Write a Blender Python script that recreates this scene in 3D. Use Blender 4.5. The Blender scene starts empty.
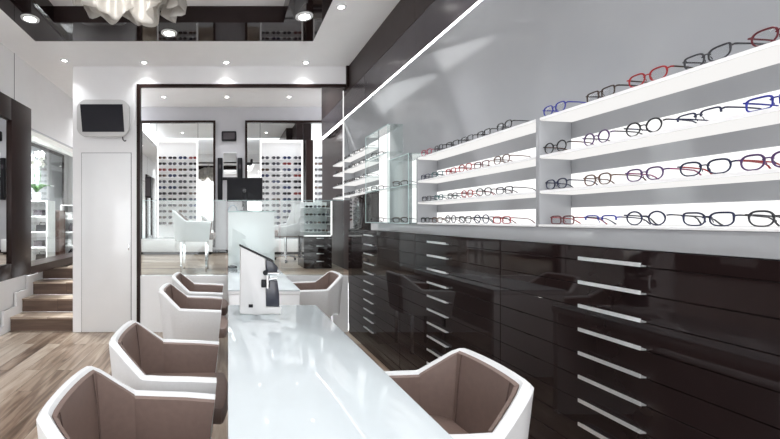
import bpy, bmesh, math, random
from mathutils import Vector, Matrix
random.seed(7)
sc = bpy.context.scene
COL = sc.collection
PI = math.pi

# ------------------------------------------------------------------ materials
def newmat(name):
    m = bpy.data.materials.new(name); m.use_nodes = True
    nt = m.node_tree
    return m, nt, nt.nodes['Principled BSDF']

def pmat(name, col, rough=0.5, metal=0.0, coat=0.0, spec=0.5, vary=0.04, scale=6.0, emit=0.0, trans=0.0, ior=1.5):
    m, nt, b = newmat(name)
    n = nt.nodes.new('ShaderNodeTexNoise'); n.inputs['Scale'].default_value = scale; n.inputs['Detail'].default_value = 3
    tc = nt.nodes.new('ShaderNodeTexCoord'); nt.links.new(tc.outputs['Object'], n.inputs['Vector'])
    r = nt.nodes.new('ShaderNodeValToRGB')
    c0 = [max(0, c*(1-vary)) for c in col]; c1 = [min(1, c*(1+vary)) for c in col]
    r.color_ramp.elements[0].color = (*c0, 1); r.color_ramp.elements[1].color = (*c1, 1)
    r.color_ramp.elements[0].position = 0.3; r.color_ramp.elements[1].position = 0.7
    nt.links.new(n.outputs['Fac'], r.inputs['Fac']); nt.links.new(r.outputs['Color'], b.inputs['Base Color'])
    b.inputs['Roughness'].default_value = rough; b.inputs['Metallic'].default_value = metal
    b.inputs['Coat Weight'].default_value = coat; b.inputs['Coat Roughness'].default_value = 0.02
    b.inputs['Specular IOR Level'].default_value = spec; b.inputs['IOR'].default_value = ior
    if trans: b.inputs['Transmission Weight'].default_value = trans
    if emit:
        b.inputs['Emission Color'].default_value = (*col, 1); b.inputs['Emission Strength'].default_value = emit
    return m

def glassmat(name, tint, refl=1.0, rough=0.0, ior=1.45):
    m = bpy.data.materials.new(name); m.use_nodes = True
    nt = m.node_tree; nt.nodes.clear()
    o = nt.nodes.new('ShaderNodeOutputMaterial'); mx = nt.nodes.new('ShaderNodeMixShader')
    t = nt.nodes.new('ShaderNodeBsdfTransparent'); t.inputs['Color'].default_value = (*tint, 1)
    g = nt.nodes.new('ShaderNodeBsdfGlossy'); g.inputs['Roughness'].default_value = rough
    f = nt.nodes.new('ShaderNodeFresnel')
    ge = nt.nodes.new('ShaderNodeNewGeometry'); io = nt.nodes.new('ShaderNodeMapRange')   # same reflectance from both faces
    io.inputs['To Min'].default_value = ior; io.inputs['To Max'].default_value = 1/ior
    nt.links.new(ge.outputs['Backfacing'], io.inputs['Value']); nt.links.new(io.outputs[0], f.inputs['IOR'])
    mu = nt.nodes.new('ShaderNodeMath'); mu.operation = 'MULTIPLY'; mu.inputs[1].default_value = refl
    nt.links.new(f.outputs[0], mu.inputs[0]); nt.links.new(mu.outputs[0], mx.inputs[0])
    nt.links.new(t.outputs[0], mx.inputs[1]); nt.links.new(g.outputs[0], mx.inputs[2])
    nt.links.new(mx.outputs[0], o.inputs['Surface'])
    return m

def emat(name, col, s):
    m = bpy.data.materials.new(name); m.use_nodes = True
    nt = m.node_tree; nt.nodes.clear()
    o = nt.nodes.new('ShaderNodeOutputMaterial'); e = nt.nodes.new('ShaderNodeEmission')
    e.inputs['Color'].default_value = (*col, 1); e.inputs['Strength'].default_value = s
    nt.links.new(e.outputs[0], o.inputs['Surface'])
    return m

def woodmat(name, ramp, along='Y', plank_w=0.13, plank_l=1.15, rough=0.35, dark_gap=0.25):
    m, nt, b = newmat(name)
    geo = nt.nodes.new('ShaderNodeNewGeometry')
    sep = nt.nodes.new('ShaderNodeSeparateXYZ'); nt.links.new(geo.outputs['Position'], sep.inputs[0])
    cmb = nt.nodes.new('ShaderNodeCombineXYZ')
    if along == 'Y':
        nt.links.new(sep.outputs['Y'], cmb.inputs['X']); nt.links.new(sep.outputs['X'], cmb.inputs['Y'])
    else:
        nt.links.new(sep.outputs['X'], cmb.inputs['X']); nt.links.new(sep.outputs['Y'], cmb.inputs['Y'])
    nt.links.new(sep.outputs['Z'], cmb.inputs['Z'])
    br = nt.nodes.new('ShaderNodeTexBrick'); nt.links.new(cmb.outputs[0], br.inputs['Vector'])
    br.offset = 0.37; br.inputs['Scale'].default_value = 1
    br.inputs['Color1'].default_value = (0, 0, 0, 1); br.inputs['Color2'].default_value = (1, 1, 1, 1)
    br.inputs['Mortar'].default_value = (0.4, 0.4, 0.4, 1)
    br.inputs['Mortar Size'].default_value = 0.0015; br.inputs['Brick Width'].default_value = plank_l; br.inputs['Row Height'].default_value = plank_w
    mp = nt.nodes.new('ShaderNodeMapping'); nt.links.new(cmb.outputs[0], mp.inputs['Vector'])
    mp.inputs['Scale'].default_value = (0.9, 9, 9)
    addv = nt.nodes.new('ShaderNodeVectorMath'); addv.operation = 'ADD'
    scl = nt.nodes.new('ShaderNodeVectorMath'); scl.operation = 'SCALE'; scl.inputs['Scale'].default_value = 17.0
    nt.links.new(br.outputs['Color'], scl.inputs[0]); nt.links.new(mp.outputs[0], addv.inputs[0]); nt.links.new(scl.outputs[0], addv.inputs[1])
    n = nt.nodes.new('ShaderNodeTexNoise'); n.inputs['Scale'].default_value = 1.6; n.inputs['Detail'].default_value = 6; n.inputs['Distortion'].default_value = 1.2
    nt.links.new(addv.outputs[0], n.inputs['Vector'])
    mxx = nt.nodes.new('ShaderNodeMath'); mxx.operation = 'MULTIPLY_ADD'; mxx.inputs[1].default_value = 0.55
    m2 = nt.nodes.new('ShaderNodeMath'); m2.operation = 'MULTIPLY_ADD'; m2.inputs[1].default_value = 1.35; m2.inputs[2].default_value = -0.45
    nt.links.new(n.outputs['Fac'], m2.inputs[0])
    nt.links.new(br.outputs['Color'], mxx.inputs[0]); nt.links.new(m2.outputs[0], mxx.inputs[2])
    r = nt.nodes.new('ShaderNodeValToRGB'); nt.links.new(mxx.outputs[0], r.inputs['Fac'])
    els = r.color_ramp.elements
    while len(els) < len(ramp): els.new(0.5)
    for e, (p, c) in zip(els, ramp): e.position = p; e.color = (*c, 1)
    dk = nt.nodes.new('ShaderNodeMix'); dk.data_type = 'RGBA'; dk.blend_type = 'MULTIPLY'
    nt.links.new(br.outputs['Fac'], dk.inputs['Factor']); nt.links.new(r.outputs['Color'], dk.inputs['A'])
    dk.inputs['B'].default_value = (dark_gap, dark_gap, dark_gap, 1)
    nt.links.new(dk.outputs['Result'], b.inputs['Base Color'])
    b.inputs['Roughness'].default_value = rough
    return m

M = {}
M['white'] = pmat('white_paint', (0.84, 0.84, 0.85), 0.45, vary=0.01)
M['ceil'] = pmat('ceiling_paint', (0.90, 0.90, 0.905), 0.6, vary=0.01)
M['gloss_white'] = pmat('gloss_white', (0.82, 0.83, 0.84), 0.12, coat=0.4, vary=0.01)
M['desk_glass'] = pmat('white_back_painted_glass', (0.56, 0.61, 0.635), 0.05, coat=0.1, vary=0.01)
M['desk_edge'] = pmat('glass_edge', (0.55, 0.70, 0.70), 0.1, vary=0.02)
M['dark'] = pmat('dark_brown_gloss', (0.014, 0.0085, 0.0085), 0.03, spec=0.26, vary=0.1)
M['dark'].node_tree.nodes['Principled BSDF'].inputs['Specular Tint'].default_value = (1.0, 0.93, 0.92, 1)
M['dark_panel'] = pmat('dark_brown_panel', (0.046, 0.033, 0.033), 0.3, coat=0.0, spec=0.15, vary=0.08)
M['slate'] = pmat('slate_grey_gloss', (0.070, 0.061, 0.070), 0.2, coat=0.0, spec=0.3, vary=0.05)
M['dark_frame'] = pmat('dark_brown_frame', (0.020, 0.011, 0.010), 0.3, spec=0.15, vary=0.15)
M['gap'] = pmat('shadow_gap_black', (0.006, 0.005, 0.005), 0.6)
M['grey_gloss'] = pmat('grey_back_painted_glass', (0.335, 0.345, 0.36), 0.07, spec=0.4, vary=0.02)
M['grey_wall'] = pmat('grey_wall_paint', (0.50, 0.50, 0.53), 0.4, vary=0.02)
M['acrylic'] = pmat('white_acrylic', (0.88, 0.88, 0.89), 0.2, vary=0.01)
M['chrome'] = pmat('chrome', (0.82, 0.82, 0.84), 0.12, metal=1.0, vary=0.02)
M['brushed'] = pmat('brushed_aluminium', (0.80, 0.82, 0.83), 0.32, metal=0.75, vary=0.05, scale=40)
M['shell'] = pmat('white_leather', (0.70, 0.71, 0.72), 0.32, vary=0.02, scale=60)
M['taupe'] = pmat('taupe_leather', (0.175, 0.122, 0.104), 0.42, vary=0.06, scale=40)
M['seam'] = pmat('dark_seam', (0.10, 0.065, 0.055), 0.6)
M['black'] = pmat('black_plastic', (0.010, 0.010, 0.013), 0.4, spec=0.2, vary=0.1)
M['screen'] = pmat('dark_screen', (0.013, 0.013, 0.019), 0.3, spec=0.25, vary=0.05)
M['navy'] = pmat('navy_black_gloss', (0.015, 0.017, 0.03), 0.15, coat=0.3, vary=0.1)
M['bezel'] = pmat('pale_grey_plastic', (0.60, 0.60, 0.60), 0.4, vary=0.02)
M['mirror'] = pmat('mirror_silver', (0.80, 0.82, 0.82), 0.01, metal=1.0, vary=0.005)
M['glass'] = glassmat('clear_glass', (0.94, 0.97, 0.965), 1.0)
M['lensglass'] = glassmat('lens_glass', (0.965, 0.97, 0.975), 0.5)
M['vitrine'] = glassmat('vitrine_glass', (0.955, 0.985, 0.98), 1.2)
M['teal'] = pmat('green_glass_edge', (0.58, 0.74, 0.74), 0.1, vary=0.04, trans=0.3)
M['led'] = emat('led_white', (1, 0.99, 0.98), 1.1)
M['led_line'] = emat('led_line', (1, 0.99, 0.99), 8.0)
M['strip'] = emat('led_backlight', (1, 0.99, 0.98), 0.85)
M['under'] = emat('led_shelf_glow', (1, 0.985, 0.97), 0.62)
M['lamp'] = emat('downlight_glow', (1, 0.97, 0.93), 16.0)
M['leaf'] = pmat('green_leaf', (0.05, 0.16, 0.03), 0.4, vary=0.3, scale=15)
M['petal_flower'] = pmat('white_flower', (0.85, 0.84, 0.80), 0.5)
M['soil'] = pmat('moss', (0.05, 0.07, 0.03), 0.9, vary=0.4, scale=50)
M['brown_wood'] = woodmat('brown_veneer', [(0, (0.10, 0.045, 0.03)), (0.5, (0.17, 0.08, 0.055)), (1, (0.24, 0.12, 0.08))], plank_w=0.4, plank_l=2.0)
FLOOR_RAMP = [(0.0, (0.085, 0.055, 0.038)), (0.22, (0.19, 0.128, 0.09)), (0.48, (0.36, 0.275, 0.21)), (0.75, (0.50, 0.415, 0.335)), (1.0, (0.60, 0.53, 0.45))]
M['floor'] = woodmat('walnut_plank_floor', [(p, tuple(c*.85 for c in col)) for p, col in FLOOR_RAMP], 'Y', 0.14, 1.2, 0.28)
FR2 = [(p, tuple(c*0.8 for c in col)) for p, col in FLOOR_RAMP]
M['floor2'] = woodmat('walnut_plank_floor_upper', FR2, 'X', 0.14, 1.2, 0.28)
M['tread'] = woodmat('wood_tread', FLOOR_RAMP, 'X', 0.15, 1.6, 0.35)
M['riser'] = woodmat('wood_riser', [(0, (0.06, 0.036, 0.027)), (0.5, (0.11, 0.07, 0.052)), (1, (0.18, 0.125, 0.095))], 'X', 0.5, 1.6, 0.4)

# translucent ruffle for the chandelier
def mk_ruffle():
    m, nt, b = newmat('translucent_ruffle'); nt.nodes.remove(b)
    out = nt.nodes['Material Output']
    d = nt.nodes.new('ShaderNodeBsdfDiffuse'); d.inputs['Color'].default_value = (0.66, 0.645, 0.62, 1)
    t = nt.nodes.new('ShaderNodeBsdfTranslucent'); t.inputs['Color'].default_value = (0.70, 0.67, 0.63, 1)
    tr = nt.nodes.new('ShaderNodeBsdfTransparent'); g = nt.nodes.new('ShaderNodeBsdfGlossy'); g.inputs['Roughness'].default_value = 0.15
    m1 = nt.nodes.new('ShaderNodeMixShader'); m1.inputs[0].default_value = 0.45
    m2 = nt.nodes.new('ShaderNodeMixShader'); m2.inputs[0].default_value = 0.22
    m3 = nt.nodes.new('ShaderNodeMixShader'); m3.inputs[0].default_value = 0.07
    nt.links.new(d.outputs[0], m1.inputs[1]); nt.links.new(t.outputs[0], m1.inputs[2])
    nt.links.new(m1.outputs[0], m2.inputs[1]); nt.links.new(tr.outputs[0], m2.inputs[2])
    nt.links.new(m2.outputs[0], m3.inputs[1]); nt.links.new(g.outputs[0], m3.inputs[2])
    nt.links.new(m3.outputs[0], out.inputs['Surface'])
    return m
M['ruffle'] = mk_ruffle()

# ------------------------------------------------------------------ mesh helpers
def B(): return bmesh.new()

def box(bm, x0, x1, y0, y1, z0, z1, bev=0.0, seg=2, mtx=None):
    r = bmesh.ops.create_cube(bm, size=1.0)
    vs = r['verts']
    for v in vs:
        v.co = Vector(((x0+x1)/2 + v.co.x*(x1-x0), (y0+y1)/2 + v.co.y*(y1-y0), (z0+z1)/2 + v.co.z*(z1-z0)))
        if mtx: v.co = mtx @ v.co
    if bev > 0:
        es = list({e for v in vs for e in v.link_edges})
        bmesh.ops.bevel(bm, geom=es, offset=bev, segments=seg, profile=0.5, affect='EDGES')
    return bm

def tube(bm, pts, r, n=8, closed=False):
    pts = [Vector(p) for p in pts]; rings = []; k = len(pts)
    up = Vector((0, 0, 1)); prev = None
    for i, p in enumerate(pts):
        if closed: t = (pts[(i+1) % k] - pts[i-1])
        else: t = pts[min(i+1, k-1)] - pts[max(i-1, 0)]
        t.normalize()
        if prev is None:
            a = up if abs(t.dot(up)) < 0.9 else Vector((1, 0, 0))
            u = t.cross(a).normalized()
        else:
            u = (prev - t*prev.dot(t)).normalized()
        prev = u
        w = t.cross(u)
        rr = r[i] if isinstance(r, (list, tuple)) else r
        rings.append([bm.verts.new(p + (u*math.cos(2*PI*j/n) + w*math.sin(2*PI*j/n))*rr) for j in range(n)])
    m = k if closed else k-1
    for i in range(m):
        a, b = rings[i], rings[(i+1) % k]
        for j in range(n):
            bm.faces.new((a[j], a[(j+1) % n], b[(j+1) % n], b[j]))
    if not closed:
        bm.faces.new(rings[0][::-1]); bm.faces.new(rings[-1])
    return bm

def lathe(bm, prof, c=(0, 0, 0), n=24, axis='Z'):
    rings = []
    for r, h in prof:
        ring = []
        for j in range(n):
            a = 2*PI*j/n
            if axis == 'Z': p = (c[0]+r*math.cos(a), c[1]+r*math.sin(a), c[2]+h)
            elif axis == 'X': p = (c[0]+h, c[1]+r*math.cos(a), c[2]+r*math.sin(a))
            else: p = (c[0]+r*math.cos(a), c[1]+h, c[2]+r*math.sin(a))
            ring.append(bm.verts.new(p))
        rings.append(ring)
    for a, b in zip(rings, rings[1:]):
        for j in range(n):
            bm.faces.new((a[j], a[(j+1) % n], b[(j+1) % n], b[j]))
    bm.faces.new(rings[0][::-1]); bm.faces.new(rings[-1])
    return bm

def prism(bm, poly, h0, h1, axis='Y', bev=0.0):
    """extrude a 2-D polygon: axis Y -> poly in (x,z); X -> (y,z); Z -> (x,y)"""
    def P(p, h):
        if axis == 'Y': return (p[0], h, p[1])
        if axis == 'X': return (h, p[0], p[1])
        return (p[0], p[1], h)
    a = [bm.verts.new(P(p, h0)) for p in poly]; b = [bm.verts.new(P(p, h1)) for p in poly]
    n = len(poly); fs = [bm.faces.new(a), bm.faces.new(b[::-1])]
    for i in range(n):
        fs.append(bm.faces.new((a[i], b[i], b[(i+1) % n], a[(i+1) % n])))
    bmesh.ops.recalc_face_normals(bm, faces=fs)
    if bev > 0:
        es = [e for f in fs[:2] for e in f.edges]
        bmesh.ops.bevel(bm, geom=list(set(es)), offset=bev, segments=2, profile=0.5, affect='EDGES')
    return bm

def finish(name, bm, mat, parent=None, smooth=35):
    bmesh.ops.recalc_face_normals(bm, faces=bm.faces[:])
    me = bpy.data.meshes.new(name); bm.to_mesh(me); bm.free()
    me.materials.append(mat if not isinstance(mat, str) else M[mat])
    if smooth:
        for p in me.polygons: p.use_smooth = True
        me.set_sharp_from_angle(angle=math.radians(smooth))
    o = bpy.data.objects.new(name, me); COL.objects.link(o)
    if parent is not None: o.parent = parent
    return o

def tag(o, label, cat, group=None):
    o['label'] = label; o['category'] = cat
    if group: o['group'] = group
    return o

def thing(name, label, cat, loc=(0, 0, 0), rz=0.0, group=None):
    o = bpy.data.objects.new(name, None); COL.objects.link(o)
    o.empty_display_size = 0.05
    o.location = loc; o.rotation_euler = (0, 0, rz)
    return tag(o, label, cat, group)

def struct(name, bm, mat, smooth=35):
    o = finish(name, bm, mat, None, smooth); o['kind'] = 'structure'; return o

def copy_tree(o, parent=None):
    c = o.copy(); COL.objects.link(c)
    if parent is not None: c.parent = parent
    for ch in list(o.children): copy_tree(ch, c)
    return c

def bx(name, mat, parent, *a, **k):
    return finish(name, box(B(), *a, **k), mat, parent)

H = 1.35   # eye height
RF = 0.68  # raised floor
XR = 1.45; XW = 1.60; XL = -2.37
YW = 4.82; YB = 8.10
ZC = 3.20; ZB = 3.64

# ------------------------------------------------------------------ setting
struct('floor', box(B(), -2.7, 1.95, -3.0, 4.9, -0.1, 0.0), 'floor')
b = B()
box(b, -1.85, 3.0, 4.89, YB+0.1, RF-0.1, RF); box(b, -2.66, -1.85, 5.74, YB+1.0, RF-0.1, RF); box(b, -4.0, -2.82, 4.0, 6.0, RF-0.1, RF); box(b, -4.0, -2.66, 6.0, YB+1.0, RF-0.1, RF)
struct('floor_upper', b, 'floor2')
# ceiling: white border, recessed centre
b = B()
X0, X1, Y0, Y1 = -1.99, 0.88, 1.0, 4.13
box(b, -2.7, X0, -3, 4.95, ZC, ZC+0.1); box(b, X1, 1.95, -3, 4.95, ZC, ZC+0.1)
box(b, X0, X1, -3, Y0, ZC, ZC+0.1); box(b, X0, X1, Y1, 4.95, ZC, ZC+0.1)
box(b, -2.7, -1.87, 4.95, YB+1.0, ZC, ZC+0.1)
struct('ceiling', b, 'ceil')
struct('ceiling_recess', box(B(), X0+.1, X1-.1, Y0+.1, Y1-.1, ZC+0.152, ZC+0.25), 'ceil')
struct('ceiling_back', box(B(), -1.87, 3.0, 4.95, YB+0.1, ZB, ZB+0.1), 'ceil')
b = B()
rw = 0.36
box(b, X0, X1, Y1-.39, Y1, ZC-.004, ZC+.15); box(b, X0, X1, Y0, Y0+.39, ZC-.004, ZC+.15)
box(b, X0, X0+rw, Y0+.39, Y1-.39, ZC-.004, ZC+.15); box(b, X1-rw, X1, Y0+.39, Y1-.39, ZC-.004, ZC+.15)
struct('trim_1', b, 'dark')
# walls
b = B()
box(b, -1.87, -1.098, YW, YW+0.06, 0, ZC)
box(b, -1.098, XR, YW, YW+0.06, 2.985, ZB)
box(b, -1.87, -1.098, YW, YW+0.06, ZC, ZB)
struct('wall_back', b, 'white')
struct('wall_low', box(B(), -1.056, 1.449, YW, YW+0.07, 0, RF), 'gloss_white')
struct('wall_rear', box(B(), -1.87, 3.0, YB, YB+0.1, RF, ZB), 'grey_wall')
struct('baseboard_rear', box(B(), -1.87, 3.0, YB-0.02, YB, RF, RF+0.07), 'gap')
struct('wall_side', box(B(), 3.0, 3.1, 6.7, YB+.1, RF, ZB), 'white')
# left wall: furred-out wall with an opening to the side room
b = B()
OY0, OY1, OZ0, OZ1 = 4.72, 7.2, 0.78, 2.43
box(b, -2.66, XL, -3, OY0, 0.72, ZC); box(b, -2.66, XL, OY1, YB+1, 0.72, ZC)
box(b, -2.66, XL, OY0, OY1, OZ1, ZC); box(b, -2.66, XL, OY0, OY1, 0.72, OZ0)
struct('wall_left', b, 'white')
struct('wall_left_lower', box(B(), -2.8, -2.69, -3, 6.0, 0, 0.715), 'white')
struct('wall_left_room', box(B(), -4.0, -3.9, 4.0, YB+1, RF, 3.0), 'white')
struct('wall_left_room_end', box(B(), -4.0, -1.85, YB+0.9, YB+1.0, RF, ZC), 'white')
struct('wall_left_room_near', box(B(), -4.0, -2.66, 4.0, 4.1, RF, 3.0), 'white')
struct('ceiling_left_room', box(B(), -4.0, -2.66, 4.0, YB+1, 2.95, 3.05), 'ceil')
# right wall
struct('wall_right', box(B(), 1.86, 1.95, -3, 0.6, 0, ZC), 'white')
def xwall(z):   # grey glass wall, lean added from niche to LED line to avoid its reflection
    return XW if z <= 1.845 else XW - (XW-XR)*(z-1.845)/(2.602-1.845)
struct('wall_right_grey', prism(B(), [(XW, 1.25), (XW, 1.845), (XR, 2.602), (XR+.05, 2.62), (XW+.35, 2.62), (XW+.35, 1.25)], .5, 5.06, 'Y'), 'grey_gloss')
struct('wall_right_dark', box(B(), XW, XW+0.35, 5.06, 6.8, RF, ZB), 'dark_panel')
b = B(); box(b, XR, XW+.05, 0.5, 3.1, 2.895, ZC); box(b, XR, XW+.05, 3.104, 4.80, 2.895, ZC)
box(b, XR, XW+.05, 4.80, 6.2, 2.895, ZB)
struct('trim_2', b, 'dark_panel')
b = B(); box(b, XR, XW+.05, 0.5, 3.1, 2.62, 2.889); box(b, XR, XW+.05, 3.104, 6.2, 2.62, 2.889)
struct('trim_3', b, 'slate')
struct('trim_4', box(B(), XR+.01, XW+.04, 0.5, 6.2, 2.885, 2.9), 'gap')
# grey ledge band above the drawers
struct('trim_5', box(B(), XR, XW+.05, 0.5, 4.06, 1.245, 1.318, 0.003), 'grey_gloss')
struct('trim_6', box(B(), XR+.012, XW-.001, 4.08, 4.80, 1.245, 1.63, 0.003), 'dark')
# end fins of the lit niches
struct('trim_7', box(B(), XR, XW-.001, 1.862, 1.885, 1.319, 1.825, 0.002), 'grey_gloss')
struct('trim_8', box(B(), XR, XW-.001, 3.055, 3.08, 1.319, 1.825, 0.002), 'grey_gloss')
struct('trim_9', prism(B(), [(XR, 1.6), (XW-.001, 1.6), (XW-.001, 1.84), (XR+.002, 2.59), (XR, 2.59)], 5.03, 5.06, 'Y'), 'grey_gloss')
# opening frame in the back wall
b = B()
box(b, -1.0966, -1.057, YW-.02, YW+.06, 0, 2.983)
box(b, -1.057, XR-.03, YW-.02, YW+.02, 2.946, 2.983)
box(b, XR-.03, XR+.05, YW-.03, YW+.13, 2.95, ZC)
struct('trim_10', b, 'dark_frame')

# ---- door panel flush in back wall
d = B()
DX0, DX1, DZ = (82-228)*YW/400, (131-228)*YW/400, 2.155
box(d, DX0, DX1, YW-.012, YW-.001, 0.01, DZ, 0.002)
door = struct('door_1', d, 'gloss_white')
g = B()
w = 0.006
box(g, DX0-w, DX0, YW-.003, YW+.0, 0, DZ+w); box(g, DX1, DX1+w, YW-.003, YW, 0, DZ+w); box(g, DX0, DX1, YW-.003, YW, DZ, DZ+w)
struct('trim_12', g, 'slate')
h = B(); box(h, DX1-.03, DX1-.015, YW-.03, YW-.01, 0.99, 1.06, 0.003)
hd = finish('door_handle', h, 'chrome', door)

# ------------------------------------------------------------------ staircase
st = thing('staircase', 'wooden staircase of four brown plank steps with white side', 'stairs', (-2.25, 4.865, 0))
for k in range(4):
    y0 = 0.283*k; z1 = 0.17*(k+1)
    y1 = y0+0.283 if k < 3 else y0 + .008
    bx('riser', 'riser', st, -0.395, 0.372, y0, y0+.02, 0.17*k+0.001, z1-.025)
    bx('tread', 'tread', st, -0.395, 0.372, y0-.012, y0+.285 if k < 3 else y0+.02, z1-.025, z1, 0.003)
b = B()
poly = [(-0.35, 0)]
for k in range(4):
    poly += [(0.283*k-0.14, min(.70, 0.17*k+.10)), (0.283*k-0.14, min(.705, 0.17*(k+1)+.10))]
poly += [(1.0, .706), (1.0, 0)]
prism(b, poly, -0.425, -0.397, 'X'); finish('stringer', b, 'white', st)
bx('skirt', 'gloss_white', st, 0.373, 0.379, -.0, .0-.001+.6, 0, .1)

# ------------------------------------------------------------------ wall screen + cable on door wall
def rounded(w, h, r, n=6, bulge=0.0):
    pts = []
    for cx, cy, a0 in ((w-r, h-r, 0), (-w+r, h-r, PI/2), (-w+r, -h+r, PI), (w-r, -h+r, 1.5*PI)):
        for i in range(n+1):
            a = a0 + PI/2*i/n
            pts.append((cx+r*math.cos(a), cy+r*math.sin(a)))
    out = []
    for x, y in pts:
        out.append((x*(1+bulge*(1-(y/h)**2)), y*(1+bulge*1.4*(1-(x/w)**2))))
    return out
tv = thing('wall_screen', 'pale grey rounded wall monitor with dark screen above white door', 'monitor', ((103.5-228)*4.68/400, 4.68, H+(220-118.5)*4.68/400))
b = B(); prism(b, rounded(0.29, 0.205, 0.085, bulge=0.085), -0.03, 0.03, 'Y', 0.012); cs = finish('casing', b, 'bezel', tv)
b = B(); prism(b, [(-0.262, 0.157), (0.232, 0.157), (0.252, -0.163), (-0.235, -0.163)], -0.036, -0.028, 'Y'); finish('display', b, 'screen', tv)
b = B(); box(b, -0.08, 0.08, 0.03, 0.139, -0.08, 0.08, 0.01); finish('wall_mount', b, 'bezel', tv)
b = B(); tube(b, [(0.22, 0.01, -0.20), (0.225, 0.01, -0.245), (0.24, 0.02, -0.26), (0.26, 0.02, -0.255)], 0.007); finish('cable', b, 'black', tv)

# ------------------------------------------------------------------ downlights
def downlight(x, y, z, r, label, group, energy, spot=True, ang=110, rim='gloss_white'):
    t = thing('downlight', label, 'ceiling light', (x, y, z), 0, group)
    b = B(); lathe(b, [(r*0.62, -0.001), (r*0.66, -0.012), (r, -0.010), (r*1.04, -0.001)], n=20)
    bmesh.ops.delete(b, geom=[f for f in b.faces if len(f.verts) > 4], context='FACES')
    finish('rim', b, rim, t)
    b = B(); lathe(b, [(r*0.62, -0.008), (r*0.62, -0.002)], n=20); finish('lens', b, 'lamp', t)
    ld = bpy.data.lights.new('downlight_beam', 'SPOT'); ld.energy = energy*0.65; ld.spot_size = math.radians(ang); ld.spot_blend = 0.8
    ld.shadow_soft_size = r; ld.color = (0.98, 0.99, 1.0)
    lo = bpy.data.objects.new('downlight_beam', ld); COL.objects.link(lo); lo.parent = t; lo.location = (0, 0, -0.03)
    return t
WL = 24
for x, y, txt in ((-1.89, 4.62, 'small recessed downlight in white ceiling above the stairs'),
             (-0.98, 4.68, 'small recessed downlight in white ceiling above the dark-framed opening, left'),
             (-0.02, 4.68, 'small recessed downlight in white ceiling above the middle of the opening'),
             (0.91, 4.68, 'small recessed downlight in white ceiling above right end of the opening'),
             (0.98, 3.46, 'small recessed downlight in white ceiling strip beside the dark valance')):
    downlight(x, y, ZC, 0.042, txt, 'small downlights in the white ceiling', WL*.5)
for x, y in ((1.15, 2.3), (1.15, 1.1), (-2.18, 3.3), (-2.18, 2.0), (-.6, 0.4), (0.5, 0.2), (1.15, -0.2), (-1.8, -0.5), (0, -1.6), (-1.4, -1.9), (1.0, -1.7)):
    downlight(x, y, ZC, 0.042, 'small recessed downlight in white ceiling over the consulting desk side', 'ceiling downlights nearer than the view', WL)
for x, y, txt in ((-1.81, 3.66, 'round downlight with white rim in left corner of dark ceiling ring'),
             (-0.58, 3.94, 'round downlight with white rim in middle of dark ceiling ring far side'),
             (0.69, 3.62, 'round downlight with white rim in right corner of dark ceiling ring')):
    downlight(x, y, ZC-.004, 0.078, txt, 'round downlights in the dark ceiling ring', 55)
for x, y in ((-1.81, 2.5), (-1.81, 1.3), (0.69, 2.5), (0.69, 1.3)):
    downlight(x, y, ZC-.004, 0.078, 'round downlight with white rim in near part of dark ceiling ring', 'near round downlights in the dark ceiling ring', 55)
for x, txt in ((-1.19, 'left'), (-0.02, 'middle'), (1.13, 'right')):
    downlight(x, 7.42, ZB, 0.05, f'small downlight in the rear room ceiling, {txt} of three', 'downlights in the rear room', 42)
for x, y in ((-1.19, 5.7), (-.02, 5.7), (1.0, 5.7), (2.2, 7.4)):
    downlight(x, y, ZB, 0.05, 'small downlight in the rear room ceiling behind the wall above the opening', 'hidden downlights in the rear room', 110)
for x, y in ((-3.2, 5.6), (-3.2, 7.2), (-2.9, 5.9)):
    downlight(x, y, 2.95, 0.05, 'added unseen downlight in ceiling of the side room beyond the stairs', 'added downlights in the side room', 420)  # unseen lamps added to brighten the side room
downlight(-2.12, 6.3, ZC, 0.042, 'small recessed downlight over the top of the stairs', 'small downlights over the stairs', 30)

# ------------------------------------------------------------------ chandelier
ch = thing('chandelier', 'large white translucent ruffled chandelier hanging under recessed ceiling', 'chandelier', (-0.66, 2.50, 2.675))
def petal(a0, rad, span, ztop, zbot, seed, lean):
    rnd = random.Random(seed); b = B(); nu, nv = 20, 10; ph = rnd.random()*6; k = 3 + rnd.random()*2
    grid = []
    for j in range(nv+1):
        v = j/nv; row = []
        for i in range(nu+1):
            u = i/nu*2-1
            wdt = span*(0.8+0.3*v)
            a = a0 + u*wdt
            edge = (1-abs(u)**2.2*0.42)
            z = ztop + (zbot-ztop)*(v*edge)
            r = rad*(0.35+0.65*math.sin(PI/2*min(1, v*1.25))) + lean*(v-.6)*v - 0.10*rad*max(0, v-.8)/.2
            r += 0.036*math.sin(k*u*2.0+ph)*v + 0.014*math.sin(11*u+ph*2)*v*v
            row.append(b.verts.new((r*math.cos(a), r*math.sin(a), z)))
        grid.append(row)
    for j in range(nv):
        for i in range(nu):
            b.faces.new((grid[j][i], grid[j][i+1], grid[j+1][i+1], grid[j+1][i]))
    return b
sd = 0
for ring, (n, rad, zt, zb, span, lean) in enumerate(((8, 0.42, 0.46, 0.09, 0.40, 0.06), (7, 0.33, 0.42, 0.04, 0.48, 0.05), (5, 0.20, 0.36, 0.0, 0.72, 0.05))):
    for i in range(n):
        sd += 1
        o = finish('petal', petal(2*PI*(i+.37*ring)/n, rad, span, zt, zb + 0.02*math.sin(sd*2.3), sd, lean), 'ruffle', ch, smooth=180)
        sm = o.modifiers.new('thick', 'SOLIDIFY'); sm.thickness = 0.0015
b = B(); lathe(b, [(0.06, 0.675), (0.06, 0.655), (0.012, 0.64), (0.012, 0.30), (0.03, 0.28), (0.03, 0.20), (0.005, .19)], n=16); finish('stem', b, 'chrome', ch)
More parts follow.
